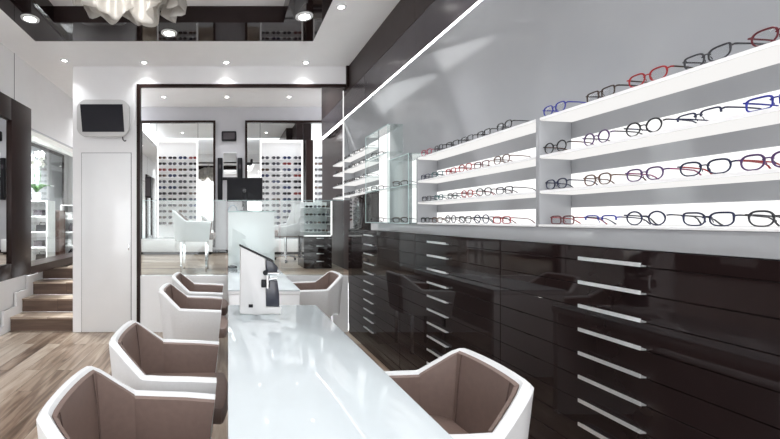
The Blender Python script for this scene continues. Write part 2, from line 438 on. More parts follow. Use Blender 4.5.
for i in range(3):
    a = i*2.1
    b = B(); bmesh.ops.create_uvsphere(b, u_segments=14, v_segments=9, radius=0.035)
    for v in b.verts: v.co += Vector((0.10*math.cos(a), 0.10*math.sin(a), 0.27))
    finish('bulb', b, emat('bulb_glow', (1, 0.93, 0.84), 1.6), ch)

ld = bpy.data.lights.new('chandelier_light', 'POINT'); ld.energy = 2.5; ld.shadow_soft_size = .12; ld.color = (1, .97, .93)
lo = bpy.data.objects.new('chandelier_light', ld); COL.objects.link(lo); lo.parent = ch; lo.location = (0, 0, .12)
# ------------------------------------------------------------------ desks
def desk(label, y0, y1):
    t = thing('consulting_desk', label, 'desk', (0.31, (y0+y1)/2, 0))
    hl = (y1-y0)/2
    bx('glass_top', 'desk_glass', t, -0.31, 0.31, -hl, hl, 0.738, 0.75, 0.002)
    bx('top_board', 'gloss_white', t, -0.308, 0.308, -hl+.002, hl-.002, 0.706, 0.7375, 0.002)
    for s in (-1, 1):
        bx('end_panel', 'gloss_white', t, -0.27, 0.30, s*hl-.045*s if s > 0 else -hl+.005, s*hl-.005*s if s > 0 else -hl+.045, 0, 0.7055, 0.002)
    bx('modesty_panel', 'gloss_white', t, 0.0, 0.03, -hl+.046, hl-.046, 0.25, 0.7055)
    return t
desk('long white glass-topped desk in the foreground', 0.45, 2.823)
tdesk = thing('consulting_desk', 'white glass-topped desk beyond the foreground desk, meeting the low wall', 'desk', (0.31, 4.13, 0))
bx('glass_top', 'desk_glass', tdesk, -0.31, 0.31, -.70, 1.16, 0.738, 0.75, 0.002)
bx('top_board', 'gloss_white', tdesk, -0.308, 0.308, -.698, 1.158, 0.706, 0.7375, 0.002)
bx('end_panel', 'gloss_white', tdesk, -0.30, 0.305, -.695, -.655, 0, 0.7055, 0.002)
bx('modesty_panel', 'gloss_white', tdesk, 0.0, 0.03, -.654, .68, 0.25, 0.7055)

# ------------------------------------------------------------------ tub chairs
HALF = [(.235, -.283, .650), (.12, -.288, .657), (0.0, -.290, .66), (-.085, -.288, .664), (-.10, -.284, .670), (-.140, -.268, .703), (-.180, -.250, .737), (-.220, -.231, .771), (-.246, -.212, .788), (-.262, -.195, .793), (-.272, -.155, .794), (-.279, -.09, .795), (-.281, -.03, .796)]
FULL = HALF + [(x, -y, z) for x, y, z in HALF[::-1]]
def inset(path, d):
    out = []
    n = len(path)
    for i, (x, y, z) in enumerate(path):
        a = path[max(i-1, 0)]; c = path[min(i+1, n-1)]
        t = Vector((c[0]-a[0], c[1]-a[1])).normalized()
        nrm = Vector((t.y, -t.x))   # candidate
        cen = Vector((0.15, 0)) - Vector((x, y))
        if nrm.dot(cen) < 0: nrm = -nrm
        out.append((x+nrm.x*d, y+nrm.y*d, z))
    return out
def strip_solid(bm, loops):
    """loops: list of point rows (same length); closes into a tube-like band with end caps"""
    rows = [[bm.verts.new(p) for p in L] for L in loops]
    k = len(rows)
    for a in range(k):
        r0, r1 = rows[a], rows[(a+1) % k]
        for i in range(len(r0)-1):
            bm.faces.new((r0[i], r0[i+1], r1[i+1], r1[i]))
    bm.faces.new([r[0] for r in rows]); bm.faces.new([r[-1] for r in rows][::-1])
def taper(path, z, sx=0.86, sy=0.90, rake=0.0):
    return [(0.02+(x-0.02)*sx, y*sy, z) for x, y, _ in path]
def make_chair(label, loc, rz, group):
    t = thing('tub_chair', label, 'chair', loc, rz, group)
    b = B()
    in0 = inset(FULL, 0.010); in1 = inset(FULL, 0.030); in2 = inset(FULL, 0.040)
    loops = [taper(FULL, 0.40), taper(FULL, 0.41, .885, .92), [(x, y, z-.012) for x, y, z in FULL], [(x, y, z) for x, y, z in in0], [(x, y, z) for x, y, z in in1], [(x, y, z-.012) for x, y, z in in2], taper(in2, 0.41), taper(in2, 0.40)]
    strip_solid(b, loops)
    finish('shell', b, 'shell', t, smooth=28)
    # underside plate
    b = B(); box(b, -.20, .215, -.235, .235, .395, .415, .004); finish('seat_base', b, 'shell', t)
    b = B(); i3 = inset(FULL, 0.0415); i4 = inset(FULL, 0.055)
    strip_solid(b, [taper(i3, 0.418), [(x, y, z-.008) for x, y, z in i3], [(x, y, z-.014) for x, y, z in i4], taper(i4, 0.418)])
    finish('liner', b, 'taupe', t, smooth=28)
    b = B()
    pl = [(.27, -.20), (.255, -.222), (-.155, -.21), (-.19, -.165), (-.20, 0), (-.19, .165), (-.155, .21), (.255, .222), (.27, .20), (.285, .1), (.29, 0), (.285, -.1)]
    prism(b, pl, .416, .50, 'Z', 0.022); finish('seat_cushion', b, 'taupe', t, smooth=40)
    for s in (-1, 1):
        b = B()
        y = .172*s
        pts = [i4[i] for i in (10, 10)] if s < 0 else [i4[-11], i4[-11]]
        x, yy, z = pts[0]; bt = taper([pts[0]], 0.50)[0]
        tube(b, [(x+.003, yy, z-.016), ((x+bt[0])/2+.004, (yy+bt[1])/2*1.0, .66), (bt[0]+.004, bt[1], .50)], .0022, 5)
        finish('seam', b, 'seam', t)
    for sx in (-.15, .17):
        for s in (-1, 1):
            b = B(); prism(b, [(sx-.012, s*.19-.012), (sx+.012, s*.19-.012), (sx+.012, s*.19+.012), (sx-.012, s*.19+.012)], 0, .395, 'Z', 0.002)
            finish('leg', b, 'chrome', t)
    return t
G = 'white and taupe tub chairs at the desks'
proto = make_chair('white tub chair with taupe inside, nearest on the left of the foreground desk', (-0.285, 1.335, 0), 0, G)
for lab, x, y, z, rz in (('white tub chair with taupe inside, second from front, left of the foreground desk', -0.285, 2.03, 0, 0),
                      ('white tub chair with taupe inside, third from front, left of the far desk', -0.285, 3.36, 0, 0),
                      ('white tub chair with taupe inside, farthest on the left, next to the low wall', -0.285, 4.10, 0, 0),
                      ('white tub chair with taupe inside, alone on the right of the foreground desk', 0.775, 1.55, 0, PI),
                      ('white tub chair with taupe inside, right of the far desk by dark drawers', 0.895, 4.22, 0, PI),
                      ('white tub chair on chrome legs standing behind the glass in the rear room', -0.45, 5.32, RF, 0)):
    c = copy_tree(proto); c.location = (x, y, z); c.rotation_euler = (0, 0, rz); c['label'] = lab

# ------------------------------------------------------------------ white swivel chair in rear room
t = thing('swivel_chair', 'white swivel chair with chrome star base behind the reception desk', 'chair', (0.93, 6.47, RF), PI+.2)
b = B(); poly = [(-.24, .42), (-.28, .95), (-.24, .96), (-.10, .62), (.05, .58), (.2, .56), (.2, .42)]
prism(b, poly, -.26, -.235, 'Y', .008); prism(b, poly, .235, .26, 'Y', .008); box(b, -.27, -.24, -.24, .24, .45, .93, .01); finish('shell', b, 'shell', t)
b = B(); box(b, -.23, .22, -.23, .23, .40, .50, .03); finish('seat_cushion', b, 'taupe', t)
b = B(); tube(b, [(0, 0, .06), (0, 0, .40)], .025, 12); finish('column', b, 'chrome', t)
for k in range(5):
    a = k*2*PI/5
    b = B(); tube(b, [(0, 0, .10), (.28*math.cos(a), .28*math.sin(a), .065)], [.018, .012], 8); lg = finish('leg', b, 'chrome', t)
    b = B(); lathe(b, [(.015, -.015), (.026, -.012), (.026, .012), (.015, .015)], (.28*math.cos(a), .28*math.sin(a), .027), 14, 'X'); finish('caster', b, 'black', lg)

# ------------------------------------------------------------------ measuring device on desk
dv = thing('eye_measuring_device', 'white and black table-top optical measuring device at far end of foreground desk', 'optical instrument', (0.075, 2.575, 0.75))
prof = [(0.0, 0.0), (0.262, 0.006), (0.262, 0.05), (0.165, 0.05), (0.165, 0.30), (0.165, 0.335), (0.0, 0.430)]
b = B(); prism(b, [(0, 0.008), (0.10, 0.0), (0.258, 0.006), (0.262, 0.048), (0.165, 0.05), (0.162, 0.355), (0.004, 0.432)], -0.05, 0.05, 'Y', 0.006); finish('housing', b, 'bezel', dv)
b = B(); prism(b, [(0.1655, 0.052), (0.252, 0.050), (0.250, 0.13), (0.238, 0.215), (0.1655, 0.215)], -0.043, 0.043, 'Y', 0.006); finish('lower_screen', b, 'navy', dv)
b = B(); prism(b, [(0.1655, 0.262), (0.236, 0.258), (0.242, 0.30), (0.215, 0.333), (0.1655, 0.353)], -0.043, 0.043, 'Y', 0.006); finish('camera_head', b, 'navy', dv)
b = B(); prism(b, [(-0.003, 0.434), (0.166, 0.3565), (0.218, 0.335), (0.214, 0.343), (0.166, 0.366), (0.0, 0.444)], -0.047, 0.047, 'Y', 0.003); finish('top_cap', b, 'black', dv)
b = B(); tube(b, [(0.175, -0.052, 0.17), (0.175, -0.052, 0.25)], 0.013, 12); tube(b, [(0.15, -0.052, 0.262), (0.245, -0.052, 0.262)], 0.009, 10); tube(b, [(0.185, -0.055, 0.225), (0.235, -0.06, 0.235)], 0.008, 10)
finish('clamp_arm', b, 'chrome', dv)
b = B(); box(b, 0.135, 0.165, -0.062, -0.04, 0.175, 0.225, .004); finish('clamp_knob', b, 'black', dv)
b = B(); box(b, 0.055, 0.082, -0.053, -0.049, 0.048, 0.068, .001); finish('badge', b, 'black', dv)
b = B(); lathe(b, [(.008, -.006), (.016, -.004), (.016, .004), (.008, .006)], (.160, -.06, .268), 14, 'Y'); finish('knob', b, 'black', dv)
# mouse on the far desk
b = B(); bmesh.ops.create_uvsphere(b, u_segments=18, v_segments=12, radius=1)
for v in b.verts:
    v.co = Vector((v.co.x*.062, v.co.y*.034, max(v.co.z, -.3)*.028 + .0086))
ms = finish('computer_mouse', b, 'black', None); ms.location = (0.055, 5.0, 0.75)
tag(ms, 'black computer mouse on the far white desk behind the device', 'mouse')

# ------------------------------------------------------------------ reception desk + monitor in rear room
rd = thing('reception_desk', 'white panelled reception desk behind the far desk carrying a black monitor', 'desk', (0.31, 5.32, RF))
bx('front_panel', 'gloss_white', rd, -0.31, 0.31, 0, 0.03, 0, 0.775, 0.002)
bx('worktop', 'gloss_white', rd, -0.31, 0.31, 0.031, .80, 0.745, 0.775, 0.002)
bx('glass_top', 'teal', rd, -0.312, 0.335, -0.005, .80, 0.776, 0.79, 0.002)
bx('side_panel', 'gloss_white', rd, -0.31, -0.28, 0.031, .80, 0, 0.744, 0.002)
bx('side_panel', 'gloss_white', rd, 0.28, 0.31, 0.031, .80, 0, 0.744, 0.002)
mo = thing('computer_monitor', 'black computer monitor seen from behind on the reception desk', 'monitor', (0.235, 5.62, RF+0.79), -0.12)
b = B(); prism(b, rounded(.25, .165, .012), -.018, .018, 'Y', .006)
for v in b.verts: v.co.z += .305; 
finish('back_shell', b, 'black', mo)
b = B(); box(b, -.235, .235, .0185, .021, .16, .45); finish('display', b, 'screen', mo)
b = B(); box(b, -.035, .035, -.045, -.019, .06, .33, .008); finish('stand', b, 'black', mo)
b = B(); lathe(b, [(.11, 0), (.11, .008), (.02, .02), (.02, .06)], (0, -.03, 0), 24); finish('base', b, 'black', mo)
b = B(); tube(b, [(.021*math.cos(i*PI/10), -.047, .29+.021*math.sin(i*PI/10)) for i in range(20)], .0018, 6, True); em = finish('emblem', b, 'bezel', mo)
cu = bpy.data.curves.new('lettering', 'FONT'); cu.body = 'DELL'; cu.size = .014; cu.align_x = 'CENTER'; cu.align_y = 'CENTER'; cu.extrude = .0005
tmp = bpy.data.objects.new('tmp_text', cu); COL.objects.link(tmp); bpy.context.view_layer.update()
me = bpy.data.meshes.new_from_object(tmp.evaluated_get(bpy.context.evaluated_depsgraph_get())); bpy.data.objects.remove(tmp)
me.materials.clear(); me.materials.append(M['bezel'])
lt = bpy.data.objects.new('lettering', me); COL.objects.link(lt); lt.parent = em; lt.location = (0, -.0465, .29); lt.rotation_euler = (PI/2, 0, 0)
b = B(); tube(b, [(.0, 5.38, 1.478), (.01, 5.36, 1.50), (.04, 5.36, 1.54), (.075, 5.37, 1.55), (.11, 5.39, 1.52), (.12, 5.42, 1.49), (.14, 5.43, 1.478)], .006, 8)
o = finish('computer_cable', b, pmat('blue_grey_cable', (.25, .32, .42), .4), None); tag(o, 'blue grey cable looping on the reception desk under the monitor', 'cable')

# ------------------------------------------------------------------ glass balustrade
def gpanel(label, x0, x1, z0, z1):
    t = thing('glass_balustrade', label, 'glass panel', ((x0+x1)/2, YW+.035, z0), 0, 'glass panels above the low wall')
    hw = (x1-x0)/2
    bx('pane', 'glass', t, -hw, hw, -.005, .005, 0, z1-z0)
    bx('polished_edge', 'teal', t, -hw, hw, -.005, .005, z1-z0+.0005, z1-z0+.006)
gpanel('clear glass balustrade panel on the low white wall, left of the reception desk', -1.04, -.02, RF, 1.585)
gpanel('clear glass balustrade panel between the far desk and the reception desk', .0, .62, .752, 1.585)
gpanel('clear glass balustrade panel on the low white wall, right of the reception desk', .64, 1.40, RF, 1.585)

# ------------------------------------------------------------------ drawer cabinets
def drawer_unit(label, y0, y1):
    t = thing('drawer_cabinet', label, 'drawer cabinet', (XR, (y0+y1)/2, 0), 0, 'dark drawer cabinets along the right wall')
    hl = (y1-y0)/2 - .0015
    bx('carcass', 'gap', t, 0.022, 0.40, -hl, hl, 0.10, 1.243)
    bx('plinth', 'dark', t, 0.004, 0.05, -hl, hl, 0.0, 0.098)
    seams = [1.243] + [1.185-.0965*k for k in range(11)] + [0.102]
    for k in range(len(seams)-1):
        dr = bx('drawer', 'dark', t, 0, .02, -hl, hl, seams[k+1]+.0012, seams[k]-.0012, .0012, seg=1)
        if k < 11:
            b = B(); zc = seams[k+1]+.010
            prism(b, [(0.0, zc-.008), (-.022, zc-.008), (-.022, zc+.006), (-.018, zc+.006), (-.018, zc-.003), (0.0, zc-.003)], -.124, .124, 'Y', .0008)
            h = finish('handle', b, 'brushed', dr); 
    return t
drawer_unit('dark brown drawer cabinet with aluminium handles, nearest, below the near lit shelves', .89, 2.13)
drawer_unit('dark brown drawer cabinet with aluminium handles, middle of three behind the right chairs', 2.13, 3.375)
drawer_unit('dark brown drawer cabinet with aluminium handles, farthest, reaching the low wall', 3.375, 4.818)

# ------------------------------------------------------------------ LED lines
o = bx('led_light_line', 'led_line', None, XR+.001, XR+.022, .5, 6.2, 2.600, 2.6195); tag(o, 'long white LED line under the dark valance on the right wall', 'light strip')
o = bx('led_light_line', 'led', None, XR-.005, XR+.007, 5.022, 5.032, 1.60, 3.1); tag(o, 'vertical white LED line at far end of the grey wall', 'light strip')
# ------------------------------------------------------------------ lit shelves
ZS = [1.825, 1.65, 1.487, 1.33]
def shelf(label, y0, y1, ztop, xf, strip=True, thick=0.012, grp='white lit eyewear shelves', ins=.0):
    t = thing('display_shelf', label, 'shelf', (xf, (y0+y1)/2, ztop), 0, grp)
    hl = (y1-y0)/2; dx = xwall(ztop+(.08 if strip else .02))-xf-.001
    b = B(); prism(b, [(0, -thick), (0, 0), (dx, 0), (dx, -thick-.006)], -hl, hl, 'Y')
    finish('board', b, 'acrylic', t)
    b = B(); prism(b, [(.004, -thick-.0004), (dx-.002, -thick-.0062), (dx-.002, -thick-.0085), (.004, -thick-.0025)], -hl+.003, hl-.003, 'Y'); finish('light_panel', b, 'under', t)
    if strip:
        bl = bx('shelf_backlight', 'strip', None, xf+dx-.004, xf+dx, y0+.002, y1-.002, ztop+.001, ztop+.077)
        tag(bl, label.replace('white lit eyewear shelf,', 'glowing backlight strip above shelf'), 'light strip', 'backlights above the eyewear shelves')
    return t
ORD = ['top', 'second', 'third', 'bottom']
for i, z in enumerate(ZS):
    if i < 3:
        shelf(f'white lit eyewear shelf, {ORD[i]} of four on the near right wall', .55, 1.861, z, XR, i > 0)
        shelf(f'white lit eyewear shelf, {ORD[i]} of four in the middle of the right wall', 1.886, 3.054, z, XR, i > 0)
    else:
        for y0, y1, nm in ((.55, 1.861, 'on the near right wall'), (1.886, 3.054, 'in the middle of the right wall')):
            t = thing('display_shelf', f'white lit eyewear shelf, bottom of four {nm}', 'shelf', (XR, (y0+y1)/2, z), 0, 'white lit eyewear shelves')
            hl = (y1-y0)/2
            bx('board', 'acrylic', t, -.006, .149, -hl, hl, -.0115, 0, .001)
            bl = bx('shelf_backlight', 'strip', None, XW-.005, XW-.001, y0+.002, y1-.002, z+.001, z+.077)
            tag(bl, f'glowing backlight strip above shelf bottom of four {nm}', 'light strip', 'backlights above the eyewear shelves')
ZF = [2.094, 1.958, 1.796, 1.647]
for i, z in enumerate(ZF):
    shelf(f'white lit eyewear shelf, {ORD[i]} of four beside the glass showcases', 4.085, 5.02, z, 1.43, True)
    shelf(f'white lit eyewear shelf, {ORD[i]} of four on the dark wall beyond the LED line', 5.065, 5.46, z, 1.43, False, grp='lit shelves on the dark wall')

# ------------------------------------------------------------------ glass showcases on the wall
def vitrine(label, y0, y1, z0, levels, z1, panel):
    t = thing('glass_showcase', label, 'showcase', (1.40, (y0+y1)/2, z0))
    hl = (y1-y0)/2; d = xwall(z1)-1.40-.001
    for s in (-1, 1):
        bx('glass_side', 'vitrine', t, 0, d, s*hl-.003, s*hl+.003, 0, z1-z0)
        bx('side_edge', 'teal', t, -.004, -.0005, s*hl-.003, s*hl+.003, 0, z1-z0)
    for z in levels:
        g = bx('glass_shelf', 'vitrine', t, 0, d, -hl+.004, hl-.004, z-z0-.008, z-z0)
        bx('shelf_edge', 'teal', g, -.004, -.0005, -hl+.004, hl-.004, z-z0-.008, z-z0)
    bx('light_panel', 'strip', t, d-.004, d-.001, panel[0]-(y0+y1)/2, panel[1]-(y0+y1)/2, 0.008, z1-z0-.01)
vitrine('tall glass showcase of three tiers on the right wall, farther one', 3.50, 4.06, 1.32, (1.329, 1.63, 1.95, 2.19), 2.19, (3.78, 4.04))
vitrine('shorter glass showcase of two tiers on the right wall, nearer one', 3.10, 3.47, 1.32, (1.329, 1.63, 1.87), 1.87, (3.20, 3.455))

# ------------------------------------------------------------------ glasses
FM = {}
def fmat(name, col):
    if name not in FM: FM[name] = pmat('frame_'+name, tuple(c*.62 for c in col), .35, spec=.3, vary=.12, scale=60)
    return FM[name]
C_ = {'black': (.012, .012, .015), 'dark grey': (.05, .05, .06), 'navy blue': (.015, .02, .07), 'blue': (.03, .04, .38), 'tortoise': (.05, .025, .015),
      'red': (.45, .015, .02), 'dark red': (.15, .015, .025), 'magenta': (.35, .03, .16), 'violet': (.10, .04, .16), 'brown': (.13, .055, .03), 'teal': (.03, .13, .14), 'pink': (.5, .05, .12)}
def rim(shape, s):
    """closed outline around the lens centre: (y outward*s, z)"""
    pts = []
    n = 26
    for i in range(n):
        a = 2*PI*i/n; c, sn = math.cos(a), math.sin(a)
        if shape == 'round': y, z = .0235*c, .0225*sn
        elif shape == 'rect':
            y = .0265*math.copysign(abs(c)**.45, c); z = .0165*math.copysign(abs(sn)**.5, sn)
        elif shape == 'cateye':
            y = .0275*math.copysign(abs(c)**.75, c); z = .019*math.copysign(abs(sn)**.75, sn)
            if c > 0: z += .007*c*c*(1 if sn > -.2 else .3)
        else:
            y = .0255*math.copysign(abs(c)**.7, c); z = .0200*math.copysign(abs(sn)**.75, sn)
            if sn < 0: y *= 1 + .14*sn
        pts.append((y*s, z))
    return pts
GP = {}
def glasses_proto(shape, fc, tc, half=False):
    key = (shape, fc, tc, half)
    if key in GP: return copy_tree(GP[key])
    t = thing('eyeglasses', 'x', 'glasses')
    b = B(); r = .0023; cy = .0335
    outs = {}
    for s in (-1, 1):
        o = [(y+s*cy, z) for y, z in rim(shape, s)]
        zmin = min(z for _, z in o); outs[s] = o
    zc = -zmin + r
    for s in (-1, 1):
        o = outs[s]
        P3 = [(0.05*(abs(y)**2)*8*.25, y, z+zc) for y, z in o]
        if half: P3 = [p for p in P3 if p[2] > zc-.004]; P3.sort(key=lambda p: p[1]); tube(b, P3, r*1.15, 6)
        else: tube(b, P3, [r*(1.25 if p[2] > zc else .95) for p in P3], 6, True)
        tube(b, [(.003, s*(cy+.026), zc+.010), (.003, s*.0675, zc+.011), (.010, s*.0685, zc+.011)], r*1.2, 6)
    tube(b, [(0, -.0115, zc+.004), (-.002, -.005, zc+.008), (-.002, .005, zc+.008), (0, .0115, zc+.004)], r, 6)
    for s in (-1, 1): tube(b, [(.001, s*.0095, zc-.001), (.006, s*.0085, zc-.005), (.007, s*.0095, zc-.010)], .0012, 5)
    finish('front_frame', b, fmat(fc, C_[fc]), t)
    for s in (-1, 1):
        b = B()
        tube(b, [(.010, s*.0685, zc+.011), (.05, s*.0685, zc+.009), (.090, s*.067, zc+.005), (.105, s*.066, zc-.002), (.120, s*.064, .006), (.126, s*.063, .003)], [.0026, .0024, .0022, .0022, .0025, .0025], 6)
        finish('temple', b, fmat(tc, C_[tc]), t)
        b = B(); o = outs[s]
        a = [b.verts.new((.05*abs(y)**2*2, y, z+zc)) for y, z in o]; c = b.verts.new((-.001, s*cy, zc))
        a2 = [b.verts.new((.05*abs(y)**2*2+.0012, y, z+zc)) for y, z in o]; c2 = b.verts.new((.0005, s*cy, zc))
        n = len(a)
        for i in range(n):
            b.faces.new((a[i], a[(i+1) % n], c)); b.faces.new((a2[(i+1) % n], a2[i], c2)); b.faces.new((a[i], a2[i], a2[(i+1) % n], a[(i+1) % n]))
        finish('lens', b, 'lensglass', t)
    GP[key] = t
    return t
NUM = ['first', 'second', 'third', 'fourth', 'fifth', 'sixth', 'seventh']
def adj(fc, tc, shape, half):
    nm = {'round': 'round', 'rect': 'rectangular', 'cateye': 'cat-eye', 'panto': 'rounded'}[shape]
    tt = f' with {tc} arms' if tc != fc else ''
    return f'{fc} {nm} {"half-rim " if half else ""}eyeglasses{tt}'
def put(spec, x, y, z, lab, grp, rz=None, sc_=1.0):
    shape, fc, tc = spec[:3]; half = len(spec) > 3
    g = glasses_proto(shape, fc, tc, half)
    g.location = (x, y, z+.0005); g.rotation_euler = (0, 0, random.uniform(-.10, .10) if rz is None else rz); g.scale = (sc_,)*3
    g['label'] = adj(fc, tc, shape, half) + lab; g['category'] = 'glasses'; g['group'] = grp
near = [
 [('panto', 'blue', 'blue'), ('rect', 'tortoise', 'black'), ('panto', 'red', 'tortoise'), ('cateye', 'dark grey', 'dark grey'), ('panto', 'dark red', 'dark red')],
 [('round', 'black', 'brown'), ('round', 'violet', 'dark grey'), ('round', 'black', 'navy blue'), ('rect', 'navy blue', 'navy blue', 1), ('rect', 'blue', 'blue')],
 [('panto', 'navy blue', 'navy blue'), ('panto', 'brown', 'brown'), ('panto', 'violet', 'magenta'), ('panto', 'navy blue', 'red'), ('panto', 'violet', 'red')],
 [('rect', 'dark red', 'red'), ('rect', 'blue', 'navy blue', 1), ('round', 'navy blue', 'dark grey'), ('cateye', 'navy blue', 'dark grey'), ('panto', 'dark grey', 'dark grey')]]
npx = [[554, 600, 647, 706, 782], [555, 596, 643, 698, 776], [556, 597, 644, 704, 768], [562, 600, 645, 707, 778]]
for i in range(4):
    for k, sp in enumerate(near[i]):
        y = 400*(XR+.013)/(npx[i][k]-228)
        put(sp, XR+.014, y, ZS[i], f', {NUM[k]} from left on {ORD[i]} near shelf', f'glasses on the {ORD[i]} near shelf', sc_=1.04)
mid = [
 [('panto', 'pink', 'dark red'), ('panto', 'dark grey', 'dark grey'), ('rect', 'black', 'black'), ('rect', 'dark grey', 'tortoise'), ('rect', 'black', 'black'), ('panto', 'black', 'dark grey')],
 [('rect', 'navy blue', 'dark grey'), ('rect', 'teal', 'black'), ('rect', 'red', 'red'), ('panto', 'red', 'dark red'), ('rect', 'dark red', 'tortoise'), ('panto', 'brown', 'brown')],
 [('rect', 'dark grey', 'navy blue'), ('rect', 'teal', 'teal'), ('rect', 'dark grey', 'black'), ('panto', 'red', 'red'), ('panto', 'black', 'dark red'), ('rect', 'dark grey', 'dark grey')],
 [('rect', 'black', 'black'), ('rect', 'brown', 'brown'), ('round', 'dark grey', 'dark grey'), ('cateye', 'black', 'dark grey'), ('round', 'navy blue', 'black'), ('rect', 'red', 'dark red')]]
for i in range(4):
    for k, sp in enumerate(mid[i]):
        y = (2.95, 2.78, 2.61, 2.45, 2.29, 2.12)[k] + (.02 if i % 2 else 0)
        put(sp, XR+.014, y, ZS[i], f', {NUM[k]} from left on {ORD[i]} middle shelf', f'glasses on the {ORD[i]} middle shelf', sc_=1.04)
far = [('rect', 'black', 'dark grey'), ('rect', 'dark grey', 'black'), ('panto', 'black', 'black'), ('rect', 'tortoise', 'brown')]
for i in range(4):
    for k in range(5):
        y = (4.93, 4.75, 4.57, 4.39, 4.21)[k]
        sp = far[(k+i) % 4]
        put(sp, 1.445, y, ZF[i], f', {NUM[k]} from left on {ORD[i]} far shelf', f'glasses on the {ORD[i]} far shelf', sc_=1.04)
    for k in range(2):
        put(far[(k+i+1) % 4], 1.445, (5.33, 5.16)[k], ZF[i], f', {"farther" if k == 0 else "nearer"} on {ORD[i]} dark wall shelf', f'glasses on the {ORD[i]} dark wall shelf')
for z, nm in ((1.329, 'lower tier'), (1.63, 'middle tier'), (1.95, 'upper tier')):
    put(('rect', 'black', 'dark grey'), 1.42, 3.80, z, f' in the {nm} of the tall glass showcase', 'glasses in the tall glass showcase', .5, 1.15)
for z, nm in ((1.329, 'lower tier'), (1.63, 'upper tier')):
    put(('rect', 'tortoise', 'dark grey'), 1.42, 3.30, z, f' in the {nm} of the shorter glass showcase', 'glasses in the short glass showcase', .5, 1.15)

# ------------------------------------------------------------------ rear room: framed mirrors and lit displays
def wall_mirror(label, x0, x1, z0, z1, seams):
    t = thing('wall_mirror', label, 'mirror', ((x0+x1)/2, YB-.001, z0)); cx = (x0+x1)/2; h = z1-z0
    bx('mirror_pane', 'mirror', t, x0-cx+.02, x1-cx-.02, -.012, 0, .02, h-.02)
    b = B(); fw = .045
    box(b, x0-cx, x0-cx+fw, -.05, 0, 0, h); box(b, x1-cx-fw, x1-cx, -.05, 0, 0, h); box(b, x0-cx+fw, x1-cx-fw, -.05, 0, h-fw, h); box(b, x0-cx+fw, x1-cx-fw, -.05, 0, 0, fw)
    finish('frame', b, 'dark_frame', t)
    for s in seams:
        bx('joint', 'slate', t, s-cx-.004, s-cx+.004, -.014, -.0125, .05, h-.05)
X_ = lambda px, D: (px-228)*D/400
Z_ = lambda py, D: H+(220-py)*D/400
wall_mirror('tall dark-framed wall mirror behind the left lit display', X_(140, YB), X_(215.5, YB), .80, Z_(121, YB), (X_(157, YB), X_(198, YB)))
wall_mirror('tall dark-framed wall mirror behind the right lit display', X_(245, YB), X_(326, YB), .80, Z_(121, YB), (X_(260, YB), X_(303, YB)))
sun_cols = [(.015, .015, .02), (.06, .06, .075), (.06, .03, .02), (.02, .03, .08), (.18, .03, .03)]
SUN = []
for k, c in enumerate(sun_cols):
    b = B()
    for s in (-1, 1):
        o = [(y+s*.034, z+.024) for y, z in rim('panto' if k % 2 else 'rect', s)]
        prism(b, [(x, z) for x, z in o], -.004, .0, 'Y')
        tube(b, [(x, -.002, z) for x, z in o], .0028, 5, True)
        tube(b, [(s*.06, 0, .033), (s*.069, .006, .034), (s*.069, .02, .03), (s*.066, .03, .008)], .0025, 5)
    tube(b, [(-.012, -.002, .029), (0, -.003, .032), (.012, -.002, .029)], .0028, 5)
    me = bpy.data.meshes.new('sunglasses'); bmesh.ops.recalc_face_normals(b, faces=b.faces[:]); b.to_mesh(me); b.free()
    me.materials.append(pmat('sunglass_%d' % k, c, .12, coat=.4)); SUN.append(me)
CN = ['black', 'grey', 'brown', 'navy', 'red']
def display(label, short, x0, x1, z0, z1, yf, cols, nrows, ztoprow, dz):
    cx = (x0+x1)/2; hw = (x1-x0)/2; h = z1-z0
    t = thing('eyewear_display', label, 'display case', (cx, yf, z0)); d = YB-.016-yf
    bx('back_panel', 'gloss_white', t, -hw, hw, d-.02, d-.001, 0, h)
    b = B(); box(b, -hw, -hw+.02, 0.012, d-.021, 0, h); box(b, hw-.02, hw, 0.012, d-.021, 0, h); box(b, -hw+.02, hw-.02, 0.012, d-.021, h-.02, h); box(b, -hw+.02, hw-.02, .012, d-.021, 0, .02); finish('case', b, 'acrylic', t)
    b = B(); box(b, -hw, -hw+.03, 0, .011, 0, h); finish('led_edge', b, 'led', t)
    b = B(); box(b, hw-.03, hw, 0, .011, 0, h); finish('led_edge', b, 'led', t)
    b = B(); box(b, -hw+.031, hw-.031, 0, .011, h-.04, h); finish('led_edge', b, 'led', t)
    for r in range(nrows):
        zs = ztoprow - dz*r
        bx('shelf', 'acrylic', t, -hw+.021, hw-.021, .006, d-.022, zs-z0-.008, zs-z0)
        for c in range(cols):
            k = random.choice([0, 0, 1, 1, 2, 3, 0, 4 if random.random() < .5 else 2])
            o = bpy.data.objects.new('sunglasses', SUN[k]); COL.objects.link(o)
            o.location = (cx - hw + .1 + (2*hw-.2)*c/(cols-1), yf+.012, zs+.001); o.scale = (1.25, .8, 1.32)
            tag(o, f'small {CN[k]} sunglasses, column {NUM[c]} on shelf {r+1} of the {short}', 'sunglasses', f'sunglasses in the {short}')
    return t
RZ = Z_(159, YB)
YD = YB-.085
f = YD/YB
display('tall white lit display of sunglasses in the rear room, left one', 'left lit display', X_(157, YD), X_(198, YD), Z_(237, YD), Z_(140, YD), YD, 4, 12, Z_(159.3, YD), .1195)
display('tall white lit display of sunglasses in the rear room, right of the monitor', 'right lit display', X_(260, YD), X_(303, YD), Z_(237, YD), Z_(140, YD), YD, 4, 12, Z_(159.3, YD), .1195)
display('narrow lit display of sunglasses partly hidden behind the dark wall', 'narrow lit display', X_(313, YD), X_(330, YD), Z_(237, YD), Z_(140, YD), YD, 2, 12, Z_(159.3, YD), .1195)
o = bx('dark_pilaster', 'dark_frame', None, X_(306, 7.9), X_(313, 7.9), 7.88, 8.04, RF, Z_(140, 7.9)); tag(o, 'dark post between the right lit display and the narrow one', 'post')
